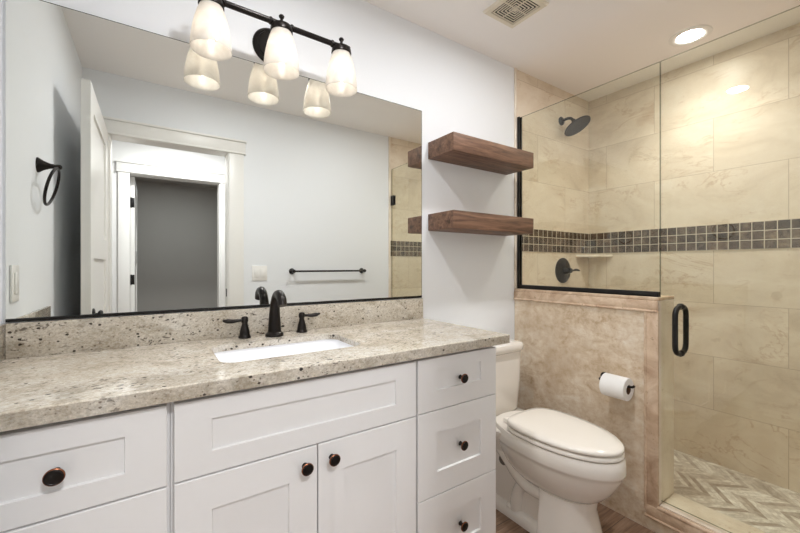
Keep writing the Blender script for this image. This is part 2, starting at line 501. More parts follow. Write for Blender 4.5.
def egg(xc, yc, hw, lf, lb, z, pf=2.0, pb=2.6, n=64):
    out = []
    for i in range(n):
        a = 2 * PI * i / n
        c, s = math.cos(a), math.sin(a)
        p = pf if s < 0 else pb
        x = hw * math.copysign(abs(c) ** (2 / p), c)
        y = (lf if s < 0 else lb) * math.copysign(abs(s) ** (2 / p), s)
        out.append(Vector((xc + x, yc + y, z)))
    return out

def shaker(x0, x1, z0, z1, yf, th=0.02, ix0=None, ix1=None, iz0=None, iz1=None):
    """shaker front: frame with a recessed flat panel, facing -y"""
    def rect(a0, a1, b0, b1, y): return [Vector((a0, y, b0)), Vector((a1, y, b0)), Vector((a1, y, b1)), Vector((a0, y, b1))]
    e = 0.0016
    rings = [rect(x0, x1, z0, z1, yf + th), rect(x0, x1, z0, z1, yf + e), rect(x0 + e, x1 - e, z0 + e, z1 - e, yf),
             rect(ix0, ix1, iz0, iz1, yf), rect(ix0 + 0.002, ix1 - 0.002, iz0 + 0.002, iz1 - 0.002, yf + 0.0065)]
    return loft(bmesh.new(), rings)

# ------------------------------------------------------------------ setting: walls, ceiling, floors
CEIL = 2.42
FZ = -0.03         # level of the room floor
XL = -0.362          # left wall
XK = 1.895          # outer face of half wall
XS = 2.75           # back wall of the shower
YD = -1.50          # wall with the doorway
T = 0.12

struct('wall_vanity', B(XL - T, XK, 0, T, FZ, CEIL), M_WALL)
struct('wall_left', B(XL - T, XL, YD - T, 0, FZ, CEIL), M_WALL)
bm = bmesh.new()
DX0, DX1, DZ = -0.235, 0.482, 2.035
box(bm, XL, DX0, YD - T, YD, FZ, CEIL)
box(bm, DX0, DX1, YD - T, YD, DZ, CEIL)
box(bm, DX1, XK, YD - T, YD, FZ, CEIL)
struct('wall_doorway', bm, M_WALL)
struct('wall_shower_head', B(XK, XS, 0, T, 0, CEIL), M_TY)
struct('wall_shower_back', B(XS, XS + T, YD - T, T, 0, CEIL), M_TX)
struct('wall_shower_hinge', B(XK, XS, YD - T, YD, 0, CEIL), M_TY)
struct('ceiling', B(XL - T, XS + T, YD - T, T, CEIL, CEIL + 0.1), M_CEIL)
struct('floor', B(XL - T, XK + 0.05, YD - T, T, FZ - 0.1, FZ), M_FLOOR)
struct('floor_shower', B(XK + 0.08, XS + T, YD - T, T, -0.1, 0.0155), M_CHEV)

# half wall and curb between room and shower
XK2 = XK + 0.165
YE = -0.79
bm = B(XK, XK2, YE, 0, FZ, 1.0205)
struct('wall_half', bm, M_KNEE)
struct('wall_half_end', B(XK + 0.006, XK2 - 0.002, YE - 0.008, YE, 0.1, 1.02), M_SILL)
struct('trim_1', B(XK - 0.003, XK2 + 0.002, YE - 0.009, 0, 1.0205, 1.036, 0.003), M_PENCIL)
def pencil_bm(a, b, rad=0.012):
    return tube(bmesh.new(), [a, b], rad, 10, 1)
bm = bmesh.new()
box(bm, XK - 0.007, XK, YE - 0.006, 0, 0.975, 1.020, 0.003)
tube(bm, [(XK - 0.004, YE - 0.004, 0.972), (XK - 0.004, 0, 0.972)], 0.007, 8, 1)
struct('trim_2', bm, M_PENCIL)
bm = bmesh.new()
box(bm, XK - 0.007, XK + 0.006, YE - 0.008, YE + 0.040, 0.055, 0.975, 0.003)
tube(bm, [(XK - 0.004, YE + 0.044, 0.06), (XK - 0.004, YE + 0.044, 0.972)], 0.007, 8, 1)
struct('trim_3', bm, M_PENCIL)
bm = bmesh.new()
box(bm, XK - 0.002, XK2, YD, YE, FZ, 0.088)
struct('trim_4', bm, M_KNEE)
struct('trim_5', B(XK + 0.008, XK2 + 0.006, YD, YE - 0.008, 0.088, 0.101, 0.004), M_SILL)
bm = bmesh.new()
box(bm, XK - 0.009, XK - 0.002, YD, YE + 0.040, 0.038, 0.086, 0.003)
tube(bm, [(XK - 0.001, YD, 0.0885), (XK - 0.001, YE - 0.006, 0.0885)], 0.010, 10, 1)
tube(bm, [(XK - 0.006, YD, 0.034), (XK - 0.006, YE + 0.046, 0.034)], 0.007, 8, 1)
struct('trim_6', bm, M_PENCIL)
# edge strip where tile meets paint
struct('trim_7', B(XK - 0.006, XK + 0.016, -0.010, 0, 1.036, CEIL, 0.003), M_SILL)
struct('trim_8', B(XK - 0.006, XK + 0.016, YD, YD + 0.010, 0.101, CEIL, 0.003), M_SILL)
# mosaic bands
struct('trim_9', B(XK + 0.016, XS - 0.004, -0.004, 0, 1.2695, 1.4200), M_MOSY)
struct('trim_10', B(XS - 0.004, XS, YD, 0, 1.2695, 1.4200), M_MOSX)
struct('trim_11', B(XK + 0.016, XS - 0.004, YD, YD + 0.004, 1.2695, 1.4200), M_MOSY)

# door casing on the bath side and in the hall
def casing(name, x0, x1, zt, y0, y1, w=0.092, wl=None, right=True):
    wl = w if wl is None else wl
    s = 1 if y1 > y0 else -1
    a, b = min(y0, y1), max(y0, y1)
    bm = bmesh.new()
    box(bm, x0 - wl, x0 + 0.004, a, b, FZ, zt, 0.002)
    box(bm, x1 - 0.004, x1 + w, a, b, FZ, zt, 0.002)
    a2, b2 = (a, b + 0.005) if s > 0 else (a - 0.005, b)
    box(bm, x0 - wl - (0.0 if wl < w else 0.012), x1 + w + 0.012, a2, b2, zt, zt + 0.086, 0.002)
    ov = 0.0 if wl < w else 0.012
    a3, b3 = (a, b + 0.016) if s > 0 else (a - 0.016, b)
    box(bm, x0 - wl - ov - 0.004, x1 + w + 0.018, a3, b3, zt + 0.086, zt + 0.100, 0.002)
    a4, b4 = (a, b + 0.010) if s > 0 else (a - 0.010, b)
    box(bm, x0 - wl - ov - 0.002, x1 + w + 0.015, a4, b4, zt - 0.004, zt + 0.010, 0.003)
    return struct(name, bm, M_TRIMW)
casing('trim_12', DX0, DX1, DZ - 0.006, YD, YD + 0.011, 0.10, 0.1)
bm = bmesh.new()   # jamb lining
box(bm, DX0 - 0.001, DX0 + 0.012, YD - T, YD, FZ, DZ)
box(bm, DX1 - 0.012, DX1 + 0.001, YD - T, YD, FZ, DZ)
box(bm, DX0, DX1, YD - T, YD, DZ - 0.012, DZ + 0.001)
struct('trim_13', bm, M_TRIMW)
sp = obj('strike_plate', B(DX1 - 0.0155, DX1 - 0.012, YD - 0.055, YD - 0.025, 0.945, 1.005, 0.001), M_BLACK)
tag(sp, 'small dark strike plate on the doorway jamb seen low in the mirror', 'strike plate')

# hall and the grey room beyond it
HY0, HY1 = -2.85, -2.97
HX0, HX1 = -0.180, 0.612
bm = bmesh.new()
box(bm, -1.9, HX0, HY1, HY0, FZ, CEIL)
box(bm, HX0, HX1, HY1, HY0, 2.075, CEIL)
box(bm, HX1, 2.4, HY1, HY0, FZ, CEIL)
struct('wall_hall_far', bm, M_HALLW)
struct('wall_hall_left', B(-2.0, -1.9, HY1, YD - T, FZ, CEIL), M_HALLW)
struct('wall_hall_right', B(2.4, 2.5, HY1, YD - T, FZ, CEIL), M_HALLW)
struct('wall_hall_near', B(-1.9, XL - T, YD - T - 0.1, YD - T, FZ, CEIL), M_HALLW)
struct('ceiling_hall', B(-2.0, 2.5, HY1, YD - T, CEIL, CEIL + 0.1), M_HALLW)
struct('floor_hall', B(-2.0, 2.5, -5.2, YD - T, FZ - 0.1, FZ), M_FLOOR)
struct('wall_room_far', B(-2.0, 2.5, -5.2, -5.1, FZ, CEIL), M_GREYW)
struct('wall_room_left', B(-2.0, -1.9, -5.1, HY1, FZ, CEIL), M_GREYW)
struct('wall_room_right', B(2.4, 2.5, -5.1, HY1, FZ, CEIL), M_GREYW)
struct('ceiling_room', B(-2.0, 2.5, -5.2, HY1, CEIL, CEIL + 0.1), M_GREYW)
casing('trim_14', HX0, HX1, 2.066, HY0, HY0 + 0.018, 0.085)
bm = bmesh.new()
box(bm, HX0 - 0.001, HX0 + 0.003, HY1, HY0, FZ, 2.075)
box(bm, HX1 - 0.016, HX1 + 0.001, HY1, HY0, FZ, 2.075)
box(bm, HX0, HX1, HY1, HY0, 2.058, 2.076)
struct('trim_15', bm, M_TRIMW)

def door_leaf(bm, x0, x1, y0, y1, z0, z1, side):
    """leaf in a plane of constant x with two recessed panels on the face at x1 (side=+1)"""
    xf = x1 if side > 0 else x0
    xb = x0 if side > 0 else x1
    ins = 0.008 * side
    def rc(x, a0, a1, b0, b1): return [Vector((x, a0, b0)), Vector((x, a1, b0)), Vector((x, a1, b1)), Vector((x, a0, b1))]
    st = 0.115
    zs = [(z0, z0 + 0.22, None), (z0 + 0.22, 1.215, 'p'), (1.215, 1.335, None), (1.335, z1 - 0.115, 'p'), (z1 - 0.115, z1, None)]
    box(bm, min(xb, xf - 0.012 * side), max(xb, xf - 0.012 * side), y0, y1, z0, z1)
    xa, xc = sorted((xf - 0.012 * side, xf))
    box(bm, xa, xc, y0, y0 + st, z0, z1)
    box(bm, xa, xc, y1 - st, y1, z0, z1)
    for a, b, k in zs:
        if k is None:
            box(bm, xa, xc, y0 + st, y1 - st, a, b)
        else:
            xm = sorted((xf - 0.012 * side, xf - 0.009 * side))
            box(bm, xm[0], xm[1], y0 + st, y1 - st, a, b)
    return bm

d1 = struct('door_1', door_leaf(bmesh.new(), -0.270, -0.235, -1.480, -0.690, FZ + 0.01, 2.035, 1), M_TRIMW)
bm = bmesh.new()
lathe(bm, [(0.033, 0), (0.033, 0.005), (0.026, 0.008), (0.011, 0.010), (0.011, 0.018), (0.020, 0.022), (0.024, 0.030), (0.018, 0.038), (0.0, 0.040)], (-0.235, -0.765, 0.942), (1, 0, 0))
obj('door_knob', bm, M_BLACK, d1)
bm = bmesh.new()
d2 = struct('door_2', door_leaf(bmesh.new(), -0.177, -0.142, -3.74, -2.98, FZ + 0.01, 2.055, 1), M_TRIMW)
for zc in (1.80, 1.04):
    bm = B(-0.1765, -0.1430, -2.984, -2.9795, zc - 0.048, zc + 0.048, 0.001)
    lathe(bm, [(0.006, -0.05), (0.006, 0.05)], (-0.1700, -2.978, zc), (0, 0, 1), 10)
    obj('hinge', bm, M_BLACK, d2)

# ------------------------------------------------------------------ vanity cabinets
YF = -0.548
def carcass(x0, x1, name, parent):
    bm = bmesh.new()
    t = 0.016
    box(bm, x0, x0 + t, -0.527, -0.004, 0.10, 0.874)
    box(bm, x1 - t, x1, -0.527, -0.004, 0.10, 0.874)
    box(bm, x0 + t, x1 - t, -0.527, -0.004, 0.10, 0.118)
    box(bm, x0 + t, x1 - t, -0.012, -0.004, 0.118, 0.874)
    box(bm, x0 + t, x1 - t, -0.527, -0.515, 0.118, 0.874)   # face frame behind the fronts
    box(bm, x0, x1, -0.46, -0.01, FZ, 0.10)                 # toe kick
    return obj(name, bm, M_CAB, parent)

def knob(parent, x, z, y=YF):
    bm = bmesh.new()
    o = (x, y, z)
    ax = (0, -1, 0)
    lathe(bm, [(0.0085, 0), (0.0070, 0.004), (0.0060, 0.012), (0.0075, 0.016), (0.0150, 0.0195), (0.0166, 0.0212), (0.0168, 0.0228)], o, ax, 28, True, False, 0)
    lathe(bm, [(0.0168, 0.0228), (0.0166, 0.0243), (0.0152, 0.0254)], o, ax, 28, False, False, 1)
    lathe(bm, [(0.0152, 0.0254), (0.0128, 0.0266), (0.0118, 0.0258), (0.006, 0.0266), (0.0, 0.027)], o, ax, 28, False, True, 0)
    return obj('knob', bm, [M_BRONZE, M_COPPER], parent)

cl = thing('drawer_cabinet', 'white shaker drawer cabinet at the left end of the vanity beneath the granite', 'cabinet', (-0.16, -0.28, FZ), 'vanity cabinets')
carcass(-0.358, 0.0345, 'body', cl)
d = obj('drawer', shaker(-0.355, 0.028, 0.682, 0.863, YF, 0.02, -0.268, -0.048, 0.733, 0.813), M_CAB, cl)
knob(d, -0.157, 0.772)
d = obj('drawer', shaker(-0.355, 0.028, 0.393, 0.678, YF, 0.02, -0.268, -0.048, 0.470, 0.600), M_CAB, cl)
knob(d, -0.157, 0.535)
d = obj('drawer', shaker(-0.355, 0.028, 0.112, 0.389, YF, 0.02, -0.268, -0.048, 0.190, 0.312), M_CAB, cl)
knob(d, -0.157, 0.25)

cm = thing('sink_cabinet', 'white shaker sink cabinet with two doors under the basin, middle of the vanity', 'cabinet', (0.382, -0.28, FZ), 'vanity cabinets')
carcass(0.0355, 0.729, 'body', cm)
obj('false_front', shaker(0.042, 0.7255, 0.683, 0.863, YF, 0.02, 0.119, 0.647, 0.736, 0.814), M_CAB, cm)
d = obj('door', shaker(0.042, 0.3832, 0.112, 0.679, YF, 0.02, 0.119, 0.305, 0.190, 0.597), M_CAB, cm)
knob(d, 0.3475, 0.632)
d = obj('door', shaker(0.3868, 0.7255, 0.112, 0.679, YF, 0.02, 0.465, 0.648, 0.190, 0.591), M_CAB, cm)
knob(d, 0.426, 0.634)

cr = thing('drawer_cabinet', 'white shaker three drawer cabinet at the right end of the vanity beside the toilet', 'cabinet', (0.92, -0.28, FZ), 'vanity cabinets')
carcass(0.7305, 1.108, 'body', cr)
d = obj('drawer', shaker(0.7335, 1.110, 0.684, 0.863, YF, 0.02, 0.815, 1.028, 0.750, 0.821), M_CAB, cr)
knob(d, 0.922, 0.779)
d = obj('drawer', shaker(0.7335, 1.110, 0.391, 0.681, YF, 0.02, 0.815, 1.028, 0.470, 0.602), M_CAB, cr)
knob(d, 0.922, 0.540)
d = obj('drawer', shaker(0.7335, 1.110, 0.112, 0.388, YF, 0.02, 0.815, 1.028, 0.190, 0.310), M_CAB, cr)
knob(d, 0.922, 0.253)

# ------------------------------------------------------------------ granite worktop with sink cut-out
ct = thing('countertop', 'cream speckled granite countertop with splash running along the mirror wall', 'countertop', (0.4, -0.28, 0.876))
bm = bmesh.new()
cx0, cx1, cy0, cy1 = -0.3615, 1.166, -0.567, -0.0005
hx0, hx1, hy0, hy1, hr = 0.158, 0.602, -0.422, -0.163, 0.045
inner = rrect(hx0, hx1, hy0, hy1, 0, hr, 6)
def outer_for(p):
    c = Vector(((hx0 + hx1) / 2, (hy0 + hy1) / 2, 0))
    return p
def outer_ring(off, z):
    return [Vector((cx0 + off, cy0 + off, z)), Vector((cx1 - off, cy0 + off, z)), Vector((cx1 - off, cy1, z)), Vector((cx0 + off, cy1, z))]
def slab_face(z, off, up):
    o = [bm.verts.new(p) for p in outer_ring(off, z)]
    i = [bm.verts.new((p.x, p.y, z)) for p in inner]
    n = 7   # verts per corner: order starts at +x+y corner
    q = {'pp': i[0:n], 'np': i[n:2 * n], 'nn': i[2 * n:3 * n], 'pn': i[3 * n:4 * n]}
    O = {'nn': o[0], 'pn': o[1], 'pp': o[2], 'np': o[3]}
    F = []
    for key in ('pp', 'np', 'nn', 'pn'):
        for a, b in zip(q[key], q[key][1:]):
            F.append(bm.faces.new((O[key], a, b)))
    for k1, k2 in (('pp', 'np'), ('np', 'nn'), ('nn', 'pn'), ('pn', 'pp')):
        F.append(bm.faces.new((O[k1], q[k1][-1], q[k2][0], O[k2])))
    return o, i
zt, zb = 0.910, 0.890
ot, it = slab_face(zt, 0.003, True)
ob, ib = slab_face(zb, 0.0, False)
om = [bm.verts.new(p) for p in outer_ring(0.0, zt - 0.003)]
for A, Bv in ((ot, om), (om, ob)):
    for k in range(4):
        bm.faces.new((A[k], A[(k + 1) % 4], Bv[(k + 1) % 4], Bv[k]))
for k in range(len(it)):
    j = (k + 1) % len(it)
    bm.faces.new((it[k], it[j], ib[j], ib[k]))
box(bm, cx0, cx1, cy0, cy0 + 0.030, 0.876, 0.8902)
box(bm, cx1 - 0.030, cx1, cy0 + 0.030, cy1, 0.876, 0.8902)
obj('slab', bm, M_GRAN, ct)
obj('backsplash', B(-0.350, 1.158, -0.0205, -0.0005, 0.910, 1.012, 0.0015), M_GRAN, ct)
obj('side_splash', B(-0.3615, -0.350, -0.567, -0.0005, 0.910, 1.012, 0.0015), M_GRAN, ct)

sk = thing('sink', 'white rectangular undermount sink set in the granite countertop', 'sink', (0.38, -0.29, 0.73))
bm = bmesh.new()
rings = [rrect(hx0 - 0.016, hx1 + 0.016, hy0 - 0.016, hy1 + 0.016, 0.8897, 0.055),
         rrect(hx0 - 0.004, hx1 + 0.004, hy0 - 0.004, hy1 + 0.004, 0.8897, 0.048),
         rrect(hx0 + 0.004, hx1 - 0.004, hy0 + 0.004, hy1 - 0.004, 0.80, 0.05),
         rrect(hx0 + 0.014, hx1 - 0.014, hy0 + 0.014, hy1 - 0.014, 0.765, 0.06),
         rrect(hx0 + 0.045, hx1 - 0.045, hy0 + 0.045, hy1 - 0.045, 0.748, 0.06),
         rrect(0.36, 0.40, -0.31, -0.27, 0.744, 0.019)]
loft(bm, rings, False, True)
rings2 = [[Vector((p.x, p.y, p.z)) for p in rings[0]], rrect(hx0 - 0.012, hx1 + 0.012, hy0 - 0.012, hy1 + 0.012, 0.80, 0.06),
          rrect(hx0, hx1, hy0, hy1, 0.75, 0.06), rrect(hx0 + 0.04, hx1 - 0.04, hy0 + 0.04, hy1 - 0.04, 0.734, 0.06)]
loft(bm, rings2, False, True)
bmesh.ops.remove_doubles(bm, verts=bm.verts, dist=0.0002)
obj('basin', bm, M_SINK, sk)
bm = bmesh.new(); lathe(bm, [(0.022, 0), (0.022, 0.003), (0.016, 0.004), (0.0, 0.0035)], (0.38, -0.29, 0.7442))
obj('drain', bm, M_BRONZE, sk)

# ------------------------------------------------------------------ faucet
fx, fy = 0.392, -0.082
fc = thing('faucet', 'dark bronze widespread faucet with arched spout and two lever handles behind the sink', 'faucet', (fx, fy, 0.910))
bm = bmesh.new()
lathe(bm, [(0.034, 0), (0.034, 0.006), (0.031, 0.011), (0.026, 0.014), (0.024, 0.018)], (fx, fy, 0.910), (0, 0, 1), 32)
tube(bm, [(fx, fy, 0.920), (fx, fy, 0.970), (fx, fy - 0.002, 1.010), (fx, fy - 0.012, 1.043), (fx, fy - 0.036, 1.068), (fx, fy - 0.066, 1.072), (fx, fy - 0.092, 1.058), (fx, fy - 0.104, 1.034)],
     [0.0250, 0.0220, 0.0190, 0.0172, 0.0168, 0.0170, 0.0172, 0.0160], 20, 8)
obj('spout', bm, M_BRONZE, fc)
for hxp, s in ((0.288, -1), (0.506, 1)):
    bm = bmesh.new(); hy = -0.062
    lathe(bm, [(0.0225, 0), (0.0225, 0.004), (0.019, 0.009), (0.0185, 0.013), (0.0165, 0.028), (0.0115, 0.046), (0.0095, 0.054), (0.0105, 0.058), (0.0125, 0.062), (0.0125, 0.073), (0.009, 0.079), (0.0, 0.081)], (hxp, hy, 0.910), (0, 0, 1), 28)
    h = obj('handle', bm, M_BRONZE, fc)
    bm = bmesh.new()
    tube(bm, [(hxp + s * 0.004, hy, 0.977), (hxp + s * 0.022, hy - 0.001, 0.976), (hxp + s * 0.042, hy - 0.003, 0.975), (hxp + s * 0.060, hy - 0.004, 0.977), (hxp + s * 0.076, hy - 0.005, 0.980)],
         [0.0075, 0.0070, 0.0102, 0.0115, 0.0045], 14, 6, flat=0.75)
    obj('lever', bm, M_BRONZE, h)

# ------------------------------------------------------------------ mirror
mr = thing('mirror', 'large frameless wall mirror standing above the granite backsplash', 'mirror', (0.4, -0.004, 1.02))
bm = B(-0.353, 1.158, -0.006, -0.0005, 1.022, 1.978)
obj('mirror_glass', bm, M_MIRROR, mr, smooth=False)
bm = bmesh.new()
box(bm, -0.353, 1.158, -0.009, -0.0062, 1.0145, 1.0245, 0.001)
box(bm, -0.353, 1.158, -0.0062, -0.0005, 1.0145, 1.0218)
obj('bottom_channel', bm, M_BLACK, mr)
bm = bmesh.new()
box(bm, -0.353, 1.158, -0.0062, -0.0005, 1.9782, 1.9800)
box(bm, 1.1582, 1.1600, -0.0062, -0.0005, 1.0145, 1.9800)
obj('ground_edge', bm, M_GEDGE, mr)

# ------------------------------------------------------------------ vanity light
vl = thing('vanity_light', 'dark bronze three lamp vanity light with frosted shades above the mirror', 'light fixture', (0.402, 0, 2.065))
bm = bmesh.new()
lathe(bm, [(0.074, 0), (0.074, 0.004), (0.069, 0.010), (0.058, 0.013), (0.055, 0.020), (0.044, 0.024), (0.020, 0.028), (0.012, 0.032)], (0.402, -0.0005, 2.062), (0, -1, 0), 40)
obj('backplate', bm, M_BRONZE, vl)
bm = bmesh.new()
tube(bm, [(0.402, -0.025, 2.062), (0.402, -0.08, 2.066), (0.402, -0.137, 2.074)], 0.009, 12)
obj('arm', bm, M_BRONZE, vl)
bm = bmesh.new()
tube(bm, [(0.135, -0.14, 2.084), (0.676, -0.14, 2.075)], 0.0105, 16, 1)
for x in (0.135, 0.676):
    lathe(bm, [(0.0125, -0.004), (0.0145, 0), (0.0125, 0.004)], (x, -0.14, 2.0862 - x * 0.0166), (1, 0, 0), 16)
for x in (0.205, 0.362, 0.44, 0.605):
    lathe(bm, [(0.0108, -0.006), (0.0138, -0.002), (0.0138, 0.002), (0.0108, 0.006)], (x, -0.14, 2.0862 - x * 0.0166), (1, 0, 0), 16)
obj('crossbar', bm, M_BRONZE, vl)
for x, dz in ((0.1665, 0.007), (0.402, 0.003), (0.645, 0.0)):
    bm = bmesh.new()
    lathe(bm, [(0.013, 0.030), (0.020, 0.024), (0.036, 0.018), (0.0395, 0.010), (0.0405, -0.004), (0.0385, -0.006), (0.0, -0.004)], (x, -0.14, 2.052 + dz), (0, 0, 1), 28)
    obj('socket_cup', bm, M_BRONZE, vl)
    bm = bmesh.new()
    lathe(bm, [(0.012, 0.084 - 0.0), (0.006, 0.090), (0.005, 0.098), (0.009, 0.102), (0.0105, 0.107), (0.007, 0.112), (0.0, 0.114)], (x, -0.14, 2.000 + dz), (0, 0, 1), 18)
    obj('finial', bm, M_BRONZE, vl)
    bm = bmesh.new()
    outer = [(0.0360, 0.0), (0.0385, -0.006), (0.0440, -0.022), (0.0505, -0.045), (0.0565, -0.072), (0.0605, -0.098), (0.0628, -0.120), (0.0638, -0.138), (0.0648, -0.1445)]
    prof = outer + [(0.0638, -0.1465), (0.0615, -0.1445)] + [(r - 0.0035, h) for r, h in reversed(outer[:-1])]
    lathe(bm, prof, (x, -0.14, 2.046 + dz), (0, 0, 1), 40, False, False)
    sh = obj('shade', bm, M_SHADE, vl)
    bm = bmesh.new()
    lathe(bm, [(0.0, -0.118), (0.006, -0.1165), (0.0092, -0.111), (0.0098, -0.100), (0.0098, -0.075), (0.0090, -0.060), (0.0085, -0.045)], (x, -0.14, 2.046 + dz), (0, 0, 1), 24, True, True)
    bl = obj('bulb', bm, M_BULB, vl)
    bm = bmesh.new()
    lathe(bm, [(0.0135, -0.045), (0.0135, -0.004)], (x, -0.14, 2.046 + dz), (0, 0, 1), 18)
    obj('lamp_socket', bm, M_PLATE, vl)

# ------------------------------------------------------------------ floating shelves
for z0, z1, lab in ((1.738, 1.826, 'thick walnut brown floating shelf over the toilet, upper of the pair'),
                    (1.362, 1.449, 'thick walnut brown floating shelf over the toilet, lower of the pair')):
    o = obj('floating_shelf', B(1.205, 1.818, -0.198, -0.0005, z0, z1, 0.0025), M_SHELF)
    tag(o, lab, 'shelf', 'floating shelves over the toilet')

# ------------------------------------------------------------------ toilet
tx = 1.54
tk = tx - 0.010
tl = thing('toilet', 'white two piece toilet with closed lid between the vanity and the tiled half wall', 'toilet', (tx, -0.45, FZ))
bm = bmesh.new()
loft(bm, [egg(tx, -.52, .070, .130, .13, .170), egg(tx, -.52, .099, .176, .19, .182), egg(tx, -.52, .121, .212, .23, .209), egg(tx, -.52, .142, .246, .258, .248), egg(tx, -.52, .156, .270, .284, .290),
          egg(tx, -.52, .164, .283, .30, .318), egg(tx, -.52, .1655, .286, .305, .331), egg(tx, -.52, .1725, .2935, .305, .337), egg(tx, -.52, .1745, .296, .307, .346),
          egg(tx, -.52, .1735, .292, .307, .395), egg(tx, -.52, .168, .286, .300, .4035)])
# tank deck
loft(bm, [rrect(tx - .10, tx + .10, -.34, -.035, .24, .05), rrect(tx - .135, tx + .135, -.34, -.03, .32, .05), rrect(tx - .165, tx + .165, -.35, -.03, .365, .05), rrect(tx - .165, tx + .165, -.35, -.03, .380, .05), rrect(tx - .158, tx + .158, -.345, -.035, .386, .05)])
# front column
loft(bm, [egg(tx, -.54, .132, .190, .040, FZ, 2.5, 7), egg(tx, -.54, .128, .184, .040, 0, 2.5, 7), egg(tx, -.54, .117, .163, .040, .09, 2.4, 7), egg(tx, -.54, .110, .155, .040, .14, 2.3, 7), egg(tx, -.54, .112, .165, .040, .19, 2.2, 7)])
# recessed side panel and foot
loft(bm, [rrect(tx - .088, tx + .088, -.53, -.14, FZ, .03), rrect(tx - .080, tx + .080, -.53, -.12, .10, .03), rrect(tx - .082, tx + .082, -.53, -.08, .30, .03)])
loft(bm, [rrect(tx - .118, tx + .118, -.60, -.15, FZ, .05), rrect(tx - .116, tx + .116, -.60, -.15, -.004, .05), rrect(tx - .104, tx + .104, -.60, -.155, .012, .05), rrect(tx - .08, tx + .08, -.6, -.16, .022, .04)])
# sculpted trapway on both sides
for s in (-1, 1):
    tube(bm, [(tx + s * .070, -.17, .325), (tx + s * .074, -.25, .285), (tx + s * .076, -.315, .235), (tx + s * .076, -.365, .185), (tx + s * .076, -.42, .155), (tx + s * .074, -.48, .150), (tx + s * .06, -.54, .155)], [.036, .037, .036, .034, .033, .033, .033], 18, 6)
    tube(bm, [(tx + s * .066, -.40, .150), (tx + s * .070, -.375, .100), (tx + s * .072, -.365, .05), (tx + s * .072, -.365, .0)], [.030, .030, .034, .038], 16, 6)
obj('bowl', bm, M_PORC, tl, angle=50)
for s in (-1, 1):
    bm = bmesh.new(); lathe(bm, [(.0155, 0), (.0155, .006), (.012, .013), (.006, .0165), (0, .0175)], (tx + s * .098, -.335, .012), (0, 0, 1), 20)
    obj('bolt_cap', bm, M_PLAST, tl)
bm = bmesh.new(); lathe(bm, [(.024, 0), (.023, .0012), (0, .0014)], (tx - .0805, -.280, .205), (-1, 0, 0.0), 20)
obj('side_recess_shade', bm, M_RECESS_SHADE, tl)  # flat dark disc, shade of the trapway recess put into its colour
bm = bmesh.new()
loft(bm, [rrect(tk - .165, tk + .165, -.195, -.035, .3865, .045), rrect(tk - .172, tk + .172, -.203, -.030, .40, .05), rrect(tk - .183, tk + .183, -.213, -.026, .56, .055), rrect(tk - .188, tk + .188, -.216, -.025, .712, .055)])
obj('tank', bm, M_PORC, tl, angle=50)
bm = bmesh.new()
loft(bm, [rrect(tk - .187, tk + .187, -.221, -.022, .7125, .055), rrect(tk - .194, tk + .194, -.228, -.018, .720, .058), rrect(tk - .195, tk + .195, -.229, -.018, .745, .058), rrect(tk - .191, tk + .191, -.225, -.021, .755, .055), rrect(tk - .17, tk + .17, -.20, -.04, .759, .04)])
obj('tank_lid', bm, M_PORC, tl, angle=50)
bm = bmesh.new()
so = [egg(tx, -.52, .158, .272, .18, .4055, 2.0, 3.4), egg(tx, -.52, .169, .284, .191, .4075, 2.0, 3.4), egg(tx, -.52, .1735, .2885, .195, .4105, 2.0, 3.4), egg(tx, -.52, .1735, .2885, .195, .421, 2.0, 3.4), egg(tx, -.52, .170, .285, .192, .4245, 2.0, 3.4), egg(tx, -.52, .16, .275, .182, .4250, 2.0, 3.4)]
loft(bm, so)
obj('seat', bm, M_PLAST, tl, angle=50)
bm = bmesh.new()
loft(bm, [egg(tx, -.52, .158, .272, .18, .4290, 2.0, 3.4), egg(tx, -.52, .1685, .2835, .191, .4295, 2.0, 3.4), egg(tx, -.52, .1725, .2875, .195, .433, 2.0, 3.4), egg(tx, -.52, .1725, .2875, .195, .441, 2.0, 3.4), egg(tx, -.52, .167, .281, .19, .4475, 2.0, 3.4), egg(tx, -.52, .14, .245, .165, .4515, 2.0, 3.2), egg(tx, -.52, .06, .11, .08, .4535)])
obj('lid', bm, M_PLAST, tl, angle=50)
for s in (-1, 1):
    obj('seat_hinge', B(tx + s * .075 - .022, tx + s * .075 + .022, -.325, -.295, .404, .428, .006), M_PLAST, tl)

# ------------------------------------------------------------------ toilet paper on the half wall
ph = thing('toilet_paper_holder', 'dark bronze toilet paper holder mounted on the tiled half wall', 'paper holder', (XK, -0.575, 0.605))
bm = bmesh.new()
lathe(bm, [(.021, 0), (.021, .004), (.015, .010), (.008, .014)], (XK, -.560, .622), (-1, 0, 0), 20)
obj('wall_plate', bm, M_BRONZE, ph)
bm = bmesh.new()
tube(bm, [(XK - .010, -.560, .622), (XK - .040, -.560, .621), (XK - .052, -.562, .619), (XK - .057, -.572, .618), (XK - .057, -.60, .618), (XK - .057, -.70, .618), (XK - .057, -.716, .621), (XK - .057, -.722, .627)], .0055, 12, 4)
obj('bar', bm, M_BRONZE, ph)
pr = thing('toilet_roll', 'white toilet paper roll hanging on the holder beside the toilet', 'toilet paper', (XK - .057, -.645, .602))
bm = bmesh.new()
yc0, yc1 = -.588, -.698
R0, R1 = .0530, .0225
ctr = (XK - .057, yc0, .603)
lathe(bm, [(R1, 0), (R0 - .002, 0), (R0, .002), (R0, .108), (R0 - .002, .110), (R1, .110)], ctr, (0, -1, 0), 48, False, False)
lathe(bm, [(R1, .110), (R1, 0)], ctr, (0, -1, 0), 48, False, False)
obj('paper', bm, M_PAPER, pr)
bm = bmesh.new()
lathe(bm, [(R1 - .0003, .001), (R1 - .0003, .109), (R1 - .0018, .109), (R1 - .0018, .001), (R1 - .0003, .001)], ctr, (0, -1, 0), 40, False, False)
